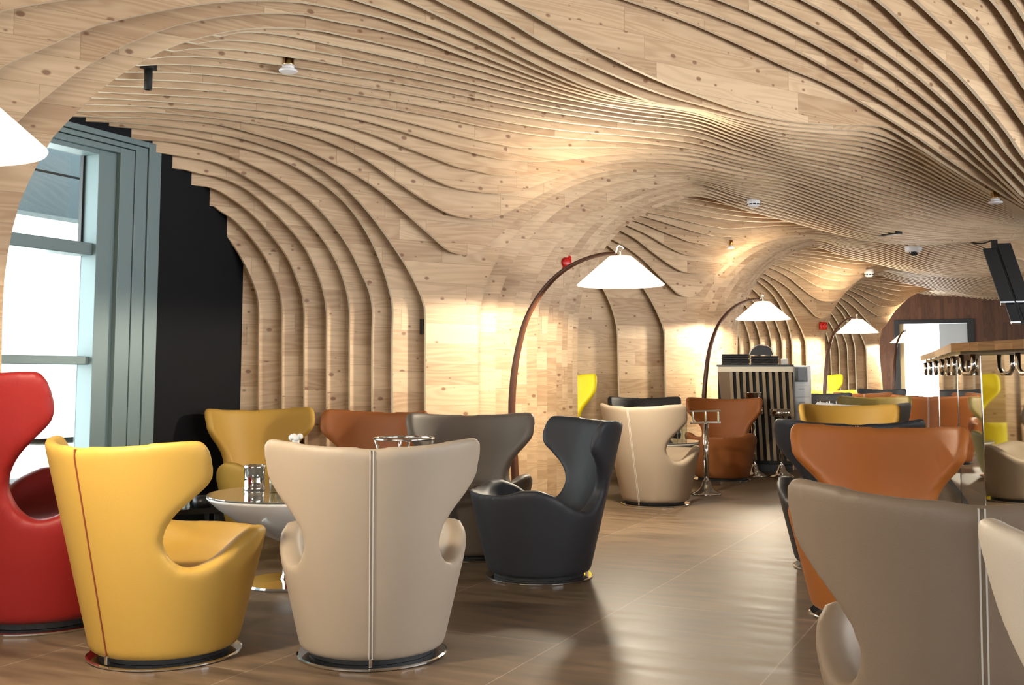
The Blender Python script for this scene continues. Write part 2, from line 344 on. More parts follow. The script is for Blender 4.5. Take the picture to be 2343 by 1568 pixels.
def outline(K, Kb, dp):
    """lower outline of rib K, points (p, z) from the wall to the far right; Kb is the bay rib it repeats, dp its slide along the rib plane"""
    pw, pr = p_wall(K), p_right(K)
    pts = []
    if Kb <= 4:
        R = NS[Kb].copy()
        if Kb >= 0: pts = [(pw, 0.0), (R[0, 0], 0.0)] if R[0, 0] > pw else [(pw, 0.0)]
        else: pts = [(pw, R[0, 1])]
        pts += [tuple(x) for x in R if x[0] > pw]
    else:
        j = round(dp/4.225); R = RS[Kb].copy(); R[:, 0] += dp; sh = 0.0
        if j >= 2:                       # the later pillars stand a little further out
            sh = 0.6; d_ = np.clip(np.arange(len(R))/(0.45*len(R)), 0, 1); R[:, 0] += sh*(1 if Kb <= 18 else max(0, 1-(Kb-18)/8))*(1-d_*d_*(3-2*d_))
        Lb = Kb if j != 1 or Kb < 19 else (22 if Kb == 19 else 27)   # the second pillar flares out quickly
        if Lb in LS:
            Lc = LS[Lb].copy()[::-1]; Lc[:, 0] += dp + sh
            pts = [(pw, Lc[0, 1])] + [tuple(x) for x in Lc if x[0] > pw + 0.002]
            if Kb >= 18: pts += [(Lc[-1, 0], 0.0), (R[0, 0], 0.0)]
        else:
            pts = [(pw, 0.0), (R[0, 0], 0.0)]
        pts += [tuple(x) for x in R]
    # level off towards the bar side
    e = pts[-1]; q = pts[-6]; sl = (e[1]-q[1])/max(e[0]-q[0], 1e-4); sl = max(-0.25, min(0.1, sl))
    for i in range(1, 9):
        w = i*0.35; pts.append((e[0] + w, e[1] + sl*(1-math.exp(-w*1.2))/1.2))
    pts.append((e[0] + 30, pts[-1][1]))
    out = []
    for a, b in zip(pts[:-1], pts[1:]):
        if a[0] >= pr: break
        out.append(a)
        if b[0] > pr:
            w = (pr-a[0])/(b[0]-a[0]); out.append((pr, a[1]+w*(b[1]-a[1]))); break
    return [(p, max(0.0, min(z, TOPZ-0.03))) for p, z in out]
TH = 0.025
OUT = {}
ceiling = tag(empty('ceiling'), 'larch ribs stacked edge to edge, flowing from ceiling down into pillars', kind='structure')
def rib_mesh(bm, K, pts):
    n = n_of(K); pw, pr = pts[0][0], pts[-1][0]
    full = pts + [(pr, TOPZ), (pw, TOPZ)]
    clean = []
    for q in full:
        if not clean or (abs(q[0]-clean[-1][0]) + abs(q[1]-clean[-1][1])) > 1e-4: clean.append(q)
    fr = [bm.verts.new(PV*p + NV*n + ZZ*z) for p, z in clean]; bk = [bm.verts.new(PV*p + NV*(n+TH) + ZZ*z) for p, z in clean]
    f = bm.faces.new(fr); f.material_index = 0
    f = bm.faces.new(bk[::-1]); f.material_index = 0
    m = len(clean)
    for i in range(m):
        j = (i+1) % m
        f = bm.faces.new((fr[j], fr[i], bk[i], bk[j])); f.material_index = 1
    bmesh.ops.recalc_face_normals(bm, faces=bm.faces)
far = bmesh.new()
for K in range(-32, 101):
    if K <= 4: Kb, dp = max(K, -13), 0.0
    else:
        j = (K-5)//24; Kb, dp = K - 24*j, 4.225*j
    pts = outline(K, Kb, dp)
    if K < -13: pts = [(p, min(z + min(0.03*(-13-K), 0.2), TOPZ-0.04)) for p, z in pts]
    OUT[K] = pts
    if K > 82 or K < -16: rib_mesh(far, K, pts); continue
    bm = bmesh.new(); rib_mesh(bm, K, pts)
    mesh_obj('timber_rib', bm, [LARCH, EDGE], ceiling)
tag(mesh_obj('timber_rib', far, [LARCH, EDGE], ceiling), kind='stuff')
b_ = bmesh.new(); box(b_, WX-0.3, RX+0.3, -5, YEND+0.3, TOPZ+0.005, TOPZ+0.12); mesh_obj('ceiling_slab', b_, plain('slab', (0.10, 0.06, 0.035), 0.8), ceiling)
def ceil_hit(u, v):
    """where the ray through (u, v) meets the ribs"""
    r = ray(u, v)
    for K in range(-16, 101):
        t = n_of(K)/r.dot(NV); q = EYE + r*t; p = q.dot(PV); P = OUT[K]
        zs = [a[1] + (p-a[0])/(b[0]-a[0])*(b[1]-a[1]) for a, b in zip(P[:-1], P[1:]) if abs(b[0]-a[0]) > 1e-6 and min(a[0], b[0]) <= p <= max(a[0], b[0])]
        if not zs: continue
        if q.z >= min(zs): return q
    return at(u, v, 12)

# ------------------------------------------------------------------ room shell
b_ = bmesh.new(); box(b_, WX-0.3, RX+0.3, -5, YEND+0.3, -0.1, 0.0); tag(mesh_obj('floor', b_, FLOORM), kind='structure')
def wall_open(name, mat, axis, pos, thick, a0, a1, z0, z1, holes):
    """wall of boxes round rectangular holes; axis 'x' = plane x=pos running along y"""
    bm = bmesh.new(); cuts = sorted(set([a0, a1] + [h[i] for h in holes for i in (0, 1)])); zc = sorted(set([z0, z1] + [h[i] for h in holes for i in (2, 3)]))
    for i in range(len(cuts)-1):
        for j in range(len(zc)-1):
            ma, mz = (cuts[i]+cuts[i+1])/2, (zc[j]+zc[j+1])/2
            if any(h[0] < ma < h[1] and h[2] < mz < h[3] for h in holes): continue
            if axis == 'x': box(bm, pos, pos+thick, cuts[i], cuts[i+1], zc[j], zc[j+1])
            else: box(bm, cuts[i], cuts[i+1], pos, pos+thick, zc[j], zc[j+1])
    return tag(mesh_obj(name, bm, mat), kind='structure')
wall_open('wall_left', CHARWALL, 'x', WX-0.25, 0.25, -5, YEND, 0, TOPZ, [(1.9 + 4.74*j, 5.13 + 4.74*j if j < 4 else 24.0, 0.03, 2.47) for j in range(5)])
DX0, DX1, DZ = -2.56, -1.20, 2.10
wall_open('wall_far', WALNUT, 'y', YEND, 0.2, WX, RX, 0, TOPZ, [(DX0, DX1, 0, DZ)])
RWIN = [(0.2, 3.2, 0.3, 2.1), (3.9, 6.9, 0.3, 2.1), (7.6, 10.6, 0.3, 2.1), (11.3, 14.3, 0.3, 2.1), (15, 18, 0.3, 2.1)]
RPOW = [70, 120, 60, 8, 0]
wall_open('wall_right', plain('pale_plaster', (0.5, 0.45, 0.38), 0.8), 'x', RX, 0.2, -5, YEND, 0, TOPZ, RWIN)
BWIN = [(-4.4, -1.6, 0.3, 2.2), (-1.0, 1.8, 0.3, 2.2)]
wall_open('wall_back', plain('pale_plaster_back', (0.5, 0.45, 0.38), 0.8), 'y', -5.0, 0.2, WX, RX, 0, TOPZ, BWIN)

# window behind the first alcove
win = tag(empty('window_1', (WX, 0, 0)), 'tall aluminium window in the charcoal wall', kind='structure')
bm = bmesh.new()
for (y0, y1, x0, x1, zt) in ((4.66, 4.80, -0.16, -0.03, 2.359), (4.80, 4.915, -0.2, 0.0, 2.395), (4.92, 5.02, -0.20, 0.004, 2.43), (5.025, 5.13, -0.20, 0.012, 2.47)): box(bm, x0, x1, y0, y1, 0.03, zt, 0.003)
for (z0, z1, x0, x1, y1) in ((2.33, 2.36, -0.16, -0.03, 4.66), (2.36, 2.395, -0.20, 0.0, 4.7995), (2.40, 2.43, -0.20, 0.004, 4.9185), (2.435, 2.47, -0.2, 0.012, 5.0235)): box(bm, x0, x1, 1.9, y1, z0, z1, 0.003)
mesh_obj('window_frame', bm, ALU, win)
for z0, z1 in ((1.715, 1.79), (1.06, 1.11)):
    bm = bmesh.new(); box(bm, -0.19, -0.06, 1.9, 4.66, z0, z1, 0.004); mesh_obj('transom', bm, ALU, win)
bm = bmesh.new(); box(bm, -0.21, 0.02, 1.9, 4.66, 0.30, 0.415, 0.004); mesh_obj('sill', bm, MATT_BLACK, win)
bm = bmesh.new(); box(bm, -0.165, -0.15, 1.9, 4.66, 0.03, 2.33); mesh_obj('window_pane', bm, GLASS, win)
bm = bmesh.new(); box(bm, -0.17, -0.145, 4.645, 4.66, 1.79, 2.33); mesh_obj('gasket', bm, BLACK, win)
for j in range(1, 4):
    c_ = copy_tree(win); c_.name = 'window_%d' % (j+1); c_.location.y = 4.74*j
# what stands outside it
bm = bmesh.new(); box(bm, -7.2, -7.0, -2, 26, 2.27, 2.60); box(bm, -7.2, -7.0, -2, 26, 2.62, 5.0); tag(mesh_obj('exterior_canopy', bm, SOFF), 'blue-grey canopy fascia outside the window', kind='structure')
bm = bmesh.new()
for (y0, y1, z1, zr) in ((6.5, 10.5, 1.75, 2.5), (12.0, 16.0, 2.0, 2.9)):
    vs = [bm.verts.new(q) for q in ((-14, y0, 0), (-14, y1, 0), (-14, y1, z1), (-14, (y0+y1)/2, zr), (-14, y0, z1), (-18, y0, 0), (-18, y1, 0), (-18, y1, z1), (-18, (y0+y1)/2, zr), (-18, y0, z1))]
    bm.faces.new(vs[:5]); bm.faces.new(vs[5:][::-1])
    for i in range(5): bm.faces.new((vs[i], vs[5+i], vs[5+(i+1) % 5], vs[(i+1) % 5]))
bmesh.ops.recalc_face_normals(bm, faces=bm.faces)
tag(mesh_obj('exterior_building', bm, plain('pale_render', (0.75, 0.75, 0.72), 0.8)), 'pale gabled building outside the window', kind='structure')
bm = bmesh.new(); box(bm, -60, WX-0.3, -30, 60, -0.3, -0.1); tag(mesh_obj('ground', bm, plain('pale_paving', (0.7, 0.68, 0.62), 0.8)), kind='structure')

# far door
dr = tag(empty('door_1', (0, YEND, 0)), 'tall opening in the dark boarded far wall, daylight behind', kind='structure')
bm = bmesh.new(); box(bm, DX0-0.10, DX0, -0.03, 0.2, 0, DZ+0.08, 0.005); box(bm, DX1, DX1+0.14, -0.03, 0.2, 0, DZ+0.08, 0.005); box(bm, DX0, DX1, -0.03, 0.2, DZ, DZ+0.08, 0.005)
mesh_obj('door_frame', bm, MATT_BLACK, dr)
bm = bmesh.new(); box(bm, DX1-0.56, DX1-0.005, 0.06, 0.09, 0.02, DZ-0.01, 0.003); mesh_obj('door_leaf', bm, FROST, dr)
bm = bmesh.new(); tube(bm, [(DX1-0.52, 0.05, 0.85), (DX1-0.52, 0.0, 0.88), (DX1-0.52, 0.0, 1.22), (DX1-0.52, 0.05, 1.25)], 0.012); mesh_obj('handle', bm, CHROME, dr, True)
bm = bmesh.new(); box(bm, DX0+0.0, DX0+0.09, 0.05, 0.12, 0, DZ, 0.003); mesh_obj('door_jamb', bm, plain('cream_jamb', (0.75, 0.65, 0.42), 0.6), dr)
bm = bmesh.new(); box(bm, -12, 8, YEND+0.3, 60, -0.3, -0.1); tag(mesh_obj('ground', bm, plain('pale_terrace', (0.8, 0.78, 0.7), 0.8)), kind='structure')

# ------------------------------------------------------------------ chairs
def surface_nets(f, x, y, z):
    """smooth quad mesh of the level set f = 0 on the grid"""
    nx, ny, nz = f.shape
    s = f < 0
    c = np.zeros((nx-1, ny-1, nz-1), int)
    for a in (0, 1):
        for b in (0, 1):
            for d in (0, 1): c += s[a:nx-1+a, b:ny-1+b, d:nz-1+d]
    act = (c > 0) & (c < 8)
    idx = -np.ones(act.shape, int); idx[act] = np.arange(act.sum())
    I = np.argwhere(act); acc = np.zeros((len(I), 3)); cnt = np.zeros(len(I))
    corners = [(a, b, d) for a in (0, 1) for b in (0, 1) for d in (0, 1)]
    for i, A in enumerate(corners):
        for B in corners[i+1:]:
            if sum(abs(p-q) for p, q in zip(A, B)) != 1: continue
            fa = f[I[:, 0]+A[0], I[:, 1]+A[1], I[:, 2]+A[2]]; fb = f[I[:, 0]+B[0], I[:, 1]+B[1], I[:, 2]+B[2]]
            m = (fa < 0) != (fb < 0); t = np.where(m, fa/np.where(m, fa-fb, 1), 0)
            P = np.array(A)[None]*(1-t)[:, None] + np.array(B)[None]*t[:, None]
            acc[m] += P[m]; cnt[m] += 1
    V = I + acc/cnt[:, None]
    V = np.c_[x[0] + V[:, 0]*(x[1]-x[0]), y[0] + V[:, 1]*(y[1]-y[0]), z[0] + V[:, 2]*(z[1]-z[0])]
    Q = []
    for ax in range(3):
        sl = [slice(None)]*3; sl2 = [slice(None)]*3; sl[ax] = slice(0, -1); sl2[ax] = slice(1, None)
        a, b = s[tuple(sl)], s[tuple(sl2)]
        E = np.argwhere(a != b); o1, o2 = [k for k in range(3) if k != ax]
        E = E[(E[:, o1] > 0) & (E[:, o2] > 0) & (E[:, o1] < f.shape[o1]-1) & (E[:, o2] < f.shape[o2]-1)]
        def cell(d1, d2):
            q = E.copy(); q[:, o1] += d1; q[:, o2] += d2; return idx[q[:, 0], q[:, 1], q[:, 2]]
        quad = np.c_[cell(-1, -1), cell(0, -1), cell(0, 0), cell(-1, 0)]
        fl = a[E[:, 0], E[:, 1], E[:, 2]]
        if ax == 1: fl = ~fl
        quad[~fl] = quad[~fl][:, ::-1]
        Q.append(quad)
    return V, np.concatenate(Q)
def cone_r(z): return 0.262 + 0.235*(z - 0.05)
def smax(a, b, k):
    h = np.clip(0.5 + 0.5*(a-b)/k, 0, 1); return b*(1-h) + a*h + k*h*(1-h)
def smin(a, b, k): return -smax(-a, -b, k)
def chair_shell(res=0.0125):
    x = np.arange(-0.50, 0.501, res); y = np.arange(-0.50, 0.501, res); z = np.arange(0.0, 0.861, res)
    X, Y, Z = np.meshgrid(x, y, z, indexing='ij')
    r = np.sqrt(X*X + Y*Y); th = np.degrees(np.arctan2(np.abs(X), -Y)); R = cone_r(Z)
    rim = np.interp(th, [0, 50, 62, 72, 82, 95, 110, 125, 145, 165, 180], [.335, .335, .340, .352, .378, .425, .457, .453, .408, .362, .350])
    zb = [.30, .33, .35, .38, .43, .48, .53, .575, .615, .645, .68, .72, .75, .775, .80]
    tb = [66, 62, 54, 47.5, 43.2, 44.5, 50, 57.5, 64.5, 68, 68, 66.5, 64.5, 62, 58]
    thb = np.interp(Z, zb, tb)
    top = np.interp(th, [0, 20, 40, 55, 70], [.762, .766, .778, .786, .79])
    d1 = (Z - rim)*0.8
    d2 = smax((np.radians(th) - np.radians(thb))*R*0.85, (Z - top), 0.022)
    outl = smin(d1, d2, 0.03)
    thick = np.interp(Z, [0.3, 0.45, 0.62, 0.79], [0.085, 0.066, 0.052, 0.044])
    rho = (R - r)*0.97
    shell = smax(outl, rho - thick, 0.026)
    seat = 0.298 + 0.045*np.clip((Y + 0.16)/0.46, 0, 1)**1.3 + 0.10*np.clip(r/R, 0, 1)**4*np.clip((th-60)/50, 0, 1)
    bowl = (Z - seat)*0.85
    f = smin(shell, bowl, 0.035)
    f = smax(f, -rho, 0.024)
    f = smax(f, 0.028 - Z, 0.016)
    V, Q = surface_nets(f, x, y, z)
    me = bpy.data.meshes.new('shell'); me.from_pydata(V.tolist(), [], Q.tolist()); me.update()
    bm = bmesh.new(); bm.from_mesh(me)
    for _ in range(6): bmesh.ops.smooth_vert(bm, verts=bm.verts, factor=0.5, use_axis_x=True, use_axis_y=True, use_axis_z=True)
    bmesh.ops.recalc_face_normals(bm, faces=bm.faces)
    bm.to_mesh(me); bm.free()
    for p in me.polygons: p.use_smooth = True
    return me
SHELL = chair_shell()
def zip_mesh(w, tape=True):
    bm = bmesh.new(); n = 24
    for x0, x1, e in (((-w/2, w/2, 0.006),) if not tape else ((-w/2, -w/2+0.0032, 0.006), (w/2-0.0032, w/2, 0.006))):
        prev = None
        for i in range(n+1):
            z = 0.04 + (0.752-0.04)*i/n; R = cone_r(z)
            lip = 0.006 if i == n else 0
            vs = [bm.verts.new(q) for q in ((x0, -R + 0.01 + lip, z), (x1, -R + 0.01 + lip, z), (x1, -R - e + 0.003 + lip, z), (x0, -R - e + 0.003 + lip, z))]
            if prev:
                for k in range(4): bm.faces.new((prev[k], prev[(k+1) % 4], vs[(k+1) % 4], vs[k]))
            else: bm.faces.new(vs[::-1])
            prev = vs
        bm.faces.new(prev)
    bmesh.ops.recalc_face_normals(bm, faces=bm.faces); me = bpy.data.meshes.new('zip'); bm.to_mesh(me); bm.free(); return me
ZIPME, SEAMME = zip_mesh(0.014), zip_mesh(0.005, False)
bm = bmesh.new(); lathe(bm, [(0, 0), (0.266, 0), (0.270, 0.004), (0.270, 0.008), (0.264, 0.011), (0, 0.012)], 64); RINGME = bpy.data.meshes.new('ring'); bm.to_mesh(RINGME); bm.free()
bm = bmesh.new(); lathe(bm, [(0, 0.012), (0.225, 0.012), (0.225, 0.07), (0, 0.07)], 48); PLINME = bpy.data.meshes.new('plinth'); bm.to_mesh(PLINME); bm.free()
bm = bmesh.new(); box(bm, -0.006, 0.006, -0.266, -0.252, 0.014, 0.045, 0.002); PULLME = bpy.data.meshes.new('pull'); bm.to_mesh(PULLME); bm.free()
for m_ in (RINGME, PLINME):
    for p in m_.polygons: p.use_smooth = False
def part(name, me, mat, parent):
    o = bpy.data.objects.new(name, me); C.objects.link(o); o.parent = parent
    o.data = me.copy() if me.users > 0 and False else me
    if len(me.materials) == 0: me.materials.append(mat)
    o.material_slots[0].link = 'OBJECT'; o.material_slots[0].material = mat
    return o
CHAIRS = []
def chair(u, d, az, mat, label, big=False, seam='zip', z=0.4):
    r = empty('swivel_armchair', spot(u, d, z), turn(az)); tag(r, label, 'armchair', 'large winged armchairs' if big else 'small winged armchairs')
    r.scale = (1.15, 1.15, 1.30) if big else (1, 1, 1)
    part('upholstered_shell', SHELL, mat, r)
    s = part('zip', ZIPME, ZIPW, r) if seam == 'zip' else part('seam', SEAMME, ZIPR, r)
    part('zip_pull', PULLME, CHROME, s)
    b = part('base_ring', RINGME, CHROME, r); part('swivel_plinth', PLINME, MATT_BLACK, r)
    CHAIRS.append(r); return r
chair(852, 3.86, -6, BEI, 'beige armchair in the foreground, back to the camera with a white zip')
chair(378, 3.86, 29, YEL, 'yellow armchair in the foreground, back turned with a russet seam', seam='seam')
chair(100, 4.38, 43, RED, 'tall red armchair at the left edge beside the window', big=True)
chair(612, 6.9, 150, YEL, 'mustard yellow armchair facing out against the charcoal wall', seam='seam')
chair(815, 6.45, -158, BRN, 'brown armchair between the mustard one and the warm grey one by the wall')
chair(1078, 5.95, 176, GRY, 'warm grey armchair in front of the first timber pillar')
chair(1233, 5.33, -108, DRK, 'dark charcoal armchair turned sideways on the open floor')
chair(1500, 8.3, 36, BEI, 'beige armchair beside the bucket stand, back turned with a pale seam')
chair(1652, 10.2, -160, BRN, 'brown armchair in front of the slatted host desk')
chair(1480, 10.65, 182, DRK, 'dark grey armchair behind the beige one by the second alcove')
chair(1268, 10.1, 180, LEM, 'large lemon yellow armchair half hidden by the first pillar', big=True)
chair(1937, 5.55, 8, DRK, 'dark armchair behind the orange one, back turned with a zip')
chair(2004, 4.45, 206, ORG, 'orange armchair facing the camera in front of the bar', z=0.6)
chair(2246, 2.31, 20, TAU, 'taupe armchair in the right foreground, back turned with a white zip', z=0.6)
chair(3030, 1.5, 45, CRM, 'cream armchair cut off at the right edge of the view', z=0.6)
chair(1957, 7.9, 190, YEL, 'yellow armchair behind the dark one with the zip', seam='seam')
chair(1972, 8.75, 10, LAV, 'pale grey armchair peeping out behind the yellow one')
chair(2012, 10.9, 190, OLV, 'olive armchair beyond the pale grey one')
chair(1975, 14.0, 14, ORG, 'orange armchair far down the aisle, back turned with a zip')
chair(1880, 13.2, 200, DRK, 'dark armchair in the distance beside the white drawer cabinet')
chair(2020, 17.0, 200, DRK, 'dark armchair farthest away before the boarded wall')
chair(2118, 12.1, 14, BRN, 'brown armchair standing against the mirrored bar, back turned')
chair(1908, 15.4, 190, LEM, 'lemon armchair low in the distance below the third lamp')
chair(1878, 18.6, 190, LEM, 'large lemon armchair beside the third pillar in the distance', big=True)

# ------------------------------------------------------------------ tables and what stands on them
def white_table(u, d, label):
    r = tag(empty('pedestal_table', spot(u, d, 0.42)), label, 'table', 'white pedestal tables')
    bm = bmesh.new(); lathe(bm, [(0.05, 0.20), (0.13, 0.235), (0.25, 0.30), (0.345, 0.365), (0.392, 0.408), (0.40, 0.418), (0.395, 0.422), (0, 0.422)], 64); mesh_obj('table_bowl', bm, WHITE, r, True)
    bm = bmesh.new(); lathe(bm, [(0, 0.422), (0.397, 0.422), (0.40, 0.427), (0.397, 0.431), (0, 0.431)], 64); mesh_obj('table_top', bm, TABLEGLASS, r)
    bm = bmesh.new(); lathe(bm, [(0.05, 0.02), (0.04, 0.05), (0.036, 0.12), (0.05, 0.205)], 32); mesh_obj('pedestal', bm, CHROME, r, True)
    bm = bmesh.new(); lathe(bm, [(0, 0), (0.225, 0), (0.23, 0.008), (0.22, 0.016), (0.06, 0.024), (0, 0.024)], 48); mesh_obj('foot_plate', bm, CHROME, r)
    return r
TA = white_table(664, 5.13, 'white bowl-shaped table with a glass top between the front armchairs')
TB = white_table(1497, 9.2, 'white bowl-shaped table behind the beige chair near the bucket stand')
def on(u, v, zt):
    r = ray(u, v); t = (zt - CAMZ)/r.z; q = EYE + r*t; return Vector((q.x, q.y, zt))
bm = bmesh.new(); lathe(bm, [(0, 0.0), (0.052, 0), (0.052, 0.012), (0.05, 0.014), (0.05, 0.105), (0.053, 0.107), (0.053, 0.122), (0.048, 0.122), (0.048, 0.02), (0, 0.02)], 40)
tag(mesh_obj('ice_bucket', bm, CHROME, None, True, on(582, 1121, 0.431)), 'chrome cylinder bucket on the white table in front', 'bucket')
def tumbler(loc, label, group=None, h=0.085, r=0.032):
    bm = bmesh.new(); lathe(bm, [(0, 0), (r*0.85, 0), (r, h), (r*0.93, h), (r*0.8, 0.008), (0, 0.008)], 24)
    return tag(mesh_obj('tumbler', bm, GLASS, None, True, loc), label, 'glass', group)
tumbler(on(630, 1128, 0.431), 'clear tumbler beside the chrome bucket on the front white table')
bm = bmesh.new(); box(bm, -0.045, 0.045, -0.03, 0.03, 0, 0.05, 0.006); tag(mesh_obj('sugar_caddy', bm, GLASS, None, False, on(655, 1118, 0.431)), 'small clear caddy behind the tumbler on the front white table', 'caddy')
for i, (u, v) in enumerate(((1545, 1008), (1556, 1012), (1566, 1008))):
    tumbler(on(u, v, 0.431), ('first', 'middle', 'last')[i] + ' clear tall glass from the left beside the beige chair', 'tall glasses on the rear white table', 0.16, 0.025)
# black low table behind the yellow chair
r = tag(empty('low_table', spot(336, 5.72, 0.3), turn(-20)), 'black square low table behind the yellow chairs', 'table')
bm = bmesh.new(); box(bm, -0.36, 0.36, -0.36, 0.36, 0.285, 0.315, 0.004); mesh_obj('table_top', bm, plain('black_glass', (0.008, 0.008, 0.009), 0.08), r)
for sx in (-1, 1):
    for sy in (-1, 1):
        bm = bmesh.new(); box(bm, sx*0.33-0.012, sx*0.33+0.012, sy*0.33-0.012, sy*0.33+0.012, 0, 0.285); mesh_obj('leg', bm, BLACK, r)
tumbler(on(420, 1166, 0.315), 'clear tumbler on the black low table', h=0.06)
bm = bmesh.new()
vs = [bm.verts.new(q) for q in ((-0.06, -0.03, 0), (0.06, -0.03, 0), (0.06, 0.03, 0), (-0.06, 0.03, 0), (-0.06, 0, 0.09), (0.06, 0, 0.09))]
for f in ((0, 1, 5, 4), (2, 3, 4, 5), (0, 4, 3), (1, 2, 5), (0, 3, 2, 1)): bm.faces.new([vs[i] for i in f])
tag(mesh_obj('tent_card', bm, PAPER, None, False, on(404, 1160, 0.315), turn(10)), 'white folded card on the black low table', 'card')
bm = bmesh.new(); lathe(bm, [(0, 0), (0.05, 0), (0.05, 0.055), (0, 0.055)], 24); tag(mesh_obj('ashtray', bm, BLACK, None, True, on(462, 1160, 0.315)), 'black round ashtray on the black low table', 'ashtray')

# ------------------------------------------------------------------ bucket stands
def stand_base(r, h):
    bm = bmesh.new(); lathe(bm, [(0, 0), (0.125, 0), (0.122, 0.012), (0.075, 0.035), (0.045, 0.065), (0.028, 0.12), (0, 0.12)], 32); mesh_obj('flared_base', bm, CHROME, r, True)
    bm = bmesh.new(); lathe(bm, [(0, 0.10), (0.022, 0.10), (0.022, h), (0, h)], 20); mesh_obj('post', bm, CHROME, r, True)
def square_stand(u, d, label, h=0.60):
    r = tag(empty('bucket_stand', spot(u, d, 0.3), turn(10)), label, 'stand', 'chrome bucket stands'); stand_base(r, h)
    for z in (h, h + 0.095):
        bm = bmesh.new(); s = 0.125; tube(bm, [(-s, -s, z), (s, -s, z), (s, s, z), (-s, s, z)], 0.009, 8, True); mesh_obj('square_ring', bm, CHROME, r)
    for sx, sy in ((-1, -1), (1, -1), (1, 1), (-1, 1), (0, -1), (0, 1)):
        bm = bmesh.new(); tube(bm, [(sx*0.105, sy*0.125, h), (sx*0.105, sy*0.125, h + 0.095)], 0.007, 8); mesh_obj('upright', bm, CHROME, r)
    bm = bmesh.new(); box(bm, -0.125, 0.125, -0.012, 0.012, h-0.006, h+0.006); box(bm, -0.012, 0.012, -0.125, 0.125, h-0.006, h+0.006); mesh_obj('cross_bar', bm, CHROME, r)
square_stand(1617, 8.95, 'chrome bucket stand with an open square top on the open floor')
square_stand(1898, 12.4, 'small chrome bucket stand with a square top in the distance')
def round_stand(u, d, label, h, bucket=False, rr=0.10, rh=0.08):
    r = tag(empty('bucket_stand', spot(u, d, 0.3)), label, 'stand', 'chrome bucket stands'); stand_base(r, h)
    bm = bmesh.new(); lathe(bm, [(0, h), (0.03, h), (rr, h+0.012), (rr, h+rh), (rr-0.008, h+rh), (rr-0.008, h+0.02), (0, h+0.02)], 32); mesh_obj('bucket_cup', bm, CHROME, r, True)
    return r
round_stand(1726, 10.55, 'tall chrome bucket stand nearest the brown chair before the host desk', 0.60)
round_stand(1788, 10.45, 'chrome bucket stand with an empty round cup before the host desk', 0.585)
p0 = spot(1740, 10.55, 0.3); bm = bmesh.new(); lathe(bm, [(0, 0), (0.07, 0), (0.085, 0.20), (0.092, 0.205), (0.08, 0.205), (0.065, 0.01), (0, 0.01)], 32)
tag(mesh_obj('wine_bucket', bm, CHROME, None, True, spot(1726, 10.55, 0.3) + ZZ*0.622), 'chrome wine bucket seated in the tall stand at the host desk', 'bucket')
r = tag(empty('bucket_stand', spot(922, 5.15, 0.6)), 'round chrome wire stand showing above the front beige chair', 'stand', 'chrome bucket stands'); stand_base(r, 0.55)
for z, rr in ((0.69, 0.145), (0.56, 0.10)):
    bm = bmesh.new(); tube(bm, [(rr*math.cos(a*math.pi/18), rr*math.sin(a*math.pi/18), z) for a in range(36)], 0.007, 8, True); mesh_obj('wire_ring', bm, CHROME, r, True)
for k in range(4):
    a = k*math.pi/2+0.4; bm = bmesh.new(); tube(bm, [(0, 0, 0.545), (0.10*math.cos(a), 0.10*math.sin(a), 0.56), (0.145*math.cos(a), 0.145*math.sin(a), 0.69)], 0.006, 8); mesh_obj('spoke', bm, CHROME, r, True)
bm = bmesh.new()
for k in range(7):
    a = k*0.9; bmesh.ops.create_icosphere(bm, subdivisions=2, radius=0.016, matrix=Matrix.Translation((0.022*math.cos(a)*(k > 0), 0.022*math.sin(a)*(k > 0), 0.09 + 0.006*(k % 2))))
fl = tag(empty('flower_vase', spot(689, 5.12, 0.5) + ZZ*0.431), 'small vase of white flowers showing left of the front beige chair top', 'flowers')
mesh_obj('blossoms', bm, PAPER, fl, True)
fl.location = on(675, 1112, 0.431)
fl.location.z = 0.431
bm = bmesh.new(); lathe(bm, [(0, 0), (0.025, 0), (0.03, 0.05), (0.016, 0.20), (0.02, 0.235), (0, 0.235)], 20); mesh_obj('vase', bm, WHITE, fl, True)
fl.children[0].location.z = 0.155

# ------------------------------------------------------------------ arc lamps
SHADE = None
def shade_mat():
    m, nt, b = new_mat('lamp_shade'); L = nt.links.new
    b.inputs['Base Color'].default_value = (0.9, 0.84, 0.70, 1); b.inputs['Roughness'].default_value = 0.6
    b.inputs['Emission Color'].default_value = (1.0, 0.90, 0.72, 1); b.inputs['Emission Strength'].default_value = 0.7
    b.inputs['Transmission Weight'].default_value = 0.0
    return m
SHADEM = shade_mat(); DIFF = emit('lamp_diffuser', (1.0, 0.93, 0.80), 6.0)
base1 = spot(1185, 7.75, 0.0)
path = [(1184, 1160, 7.75), (1176, 1040, 7.75), (1171, 935, 7.74), (1177, 850, 7.72), (1190, 780, 7.70), (1205, 730, 7.67), (1232, 680, 7.63), (1265, 640, 7.57), (1300, 612, 7.51), (1345, 591, 7.44), (1385, 581, 7.38), (1408, 580, 7.35)]
P3 = [at(*q) for q in path]; B0 = Vector((P3[0].x, P3[0].y, 0))
PL = [Vector((0, 0, 0.01))] + [q - B0 for q in P3[1:]]
PLs = [Vector(q) for q in catmull([tuple(q) for q in PL], 5)]
tip = PLs[-1]; SHC = at(1420, 655, 7.33) - B0; SHC.z = 1.612
lamp = tag(empty('arc_lamp', B0), None, 'lamp', 'arc lamps with cone shades')
nL = len(PLs); bm = bmesh.new(); tube(bm, PLs, [0.030 - 0.019*(i/(nL-1)) for i in range(nL)], 12); mesh_obj('curved_pole', bm, POLEM, lamp, True)
bm = bmesh.new(); lathe(bm, [(0, 0), (0.13, 0), (0.13, 0.012), (0.06, 0.02), (0.034, 0.05), (0, 0.05)], 40); mesh_obj('lamp_base', bm, MATT_BLACK, lamp)
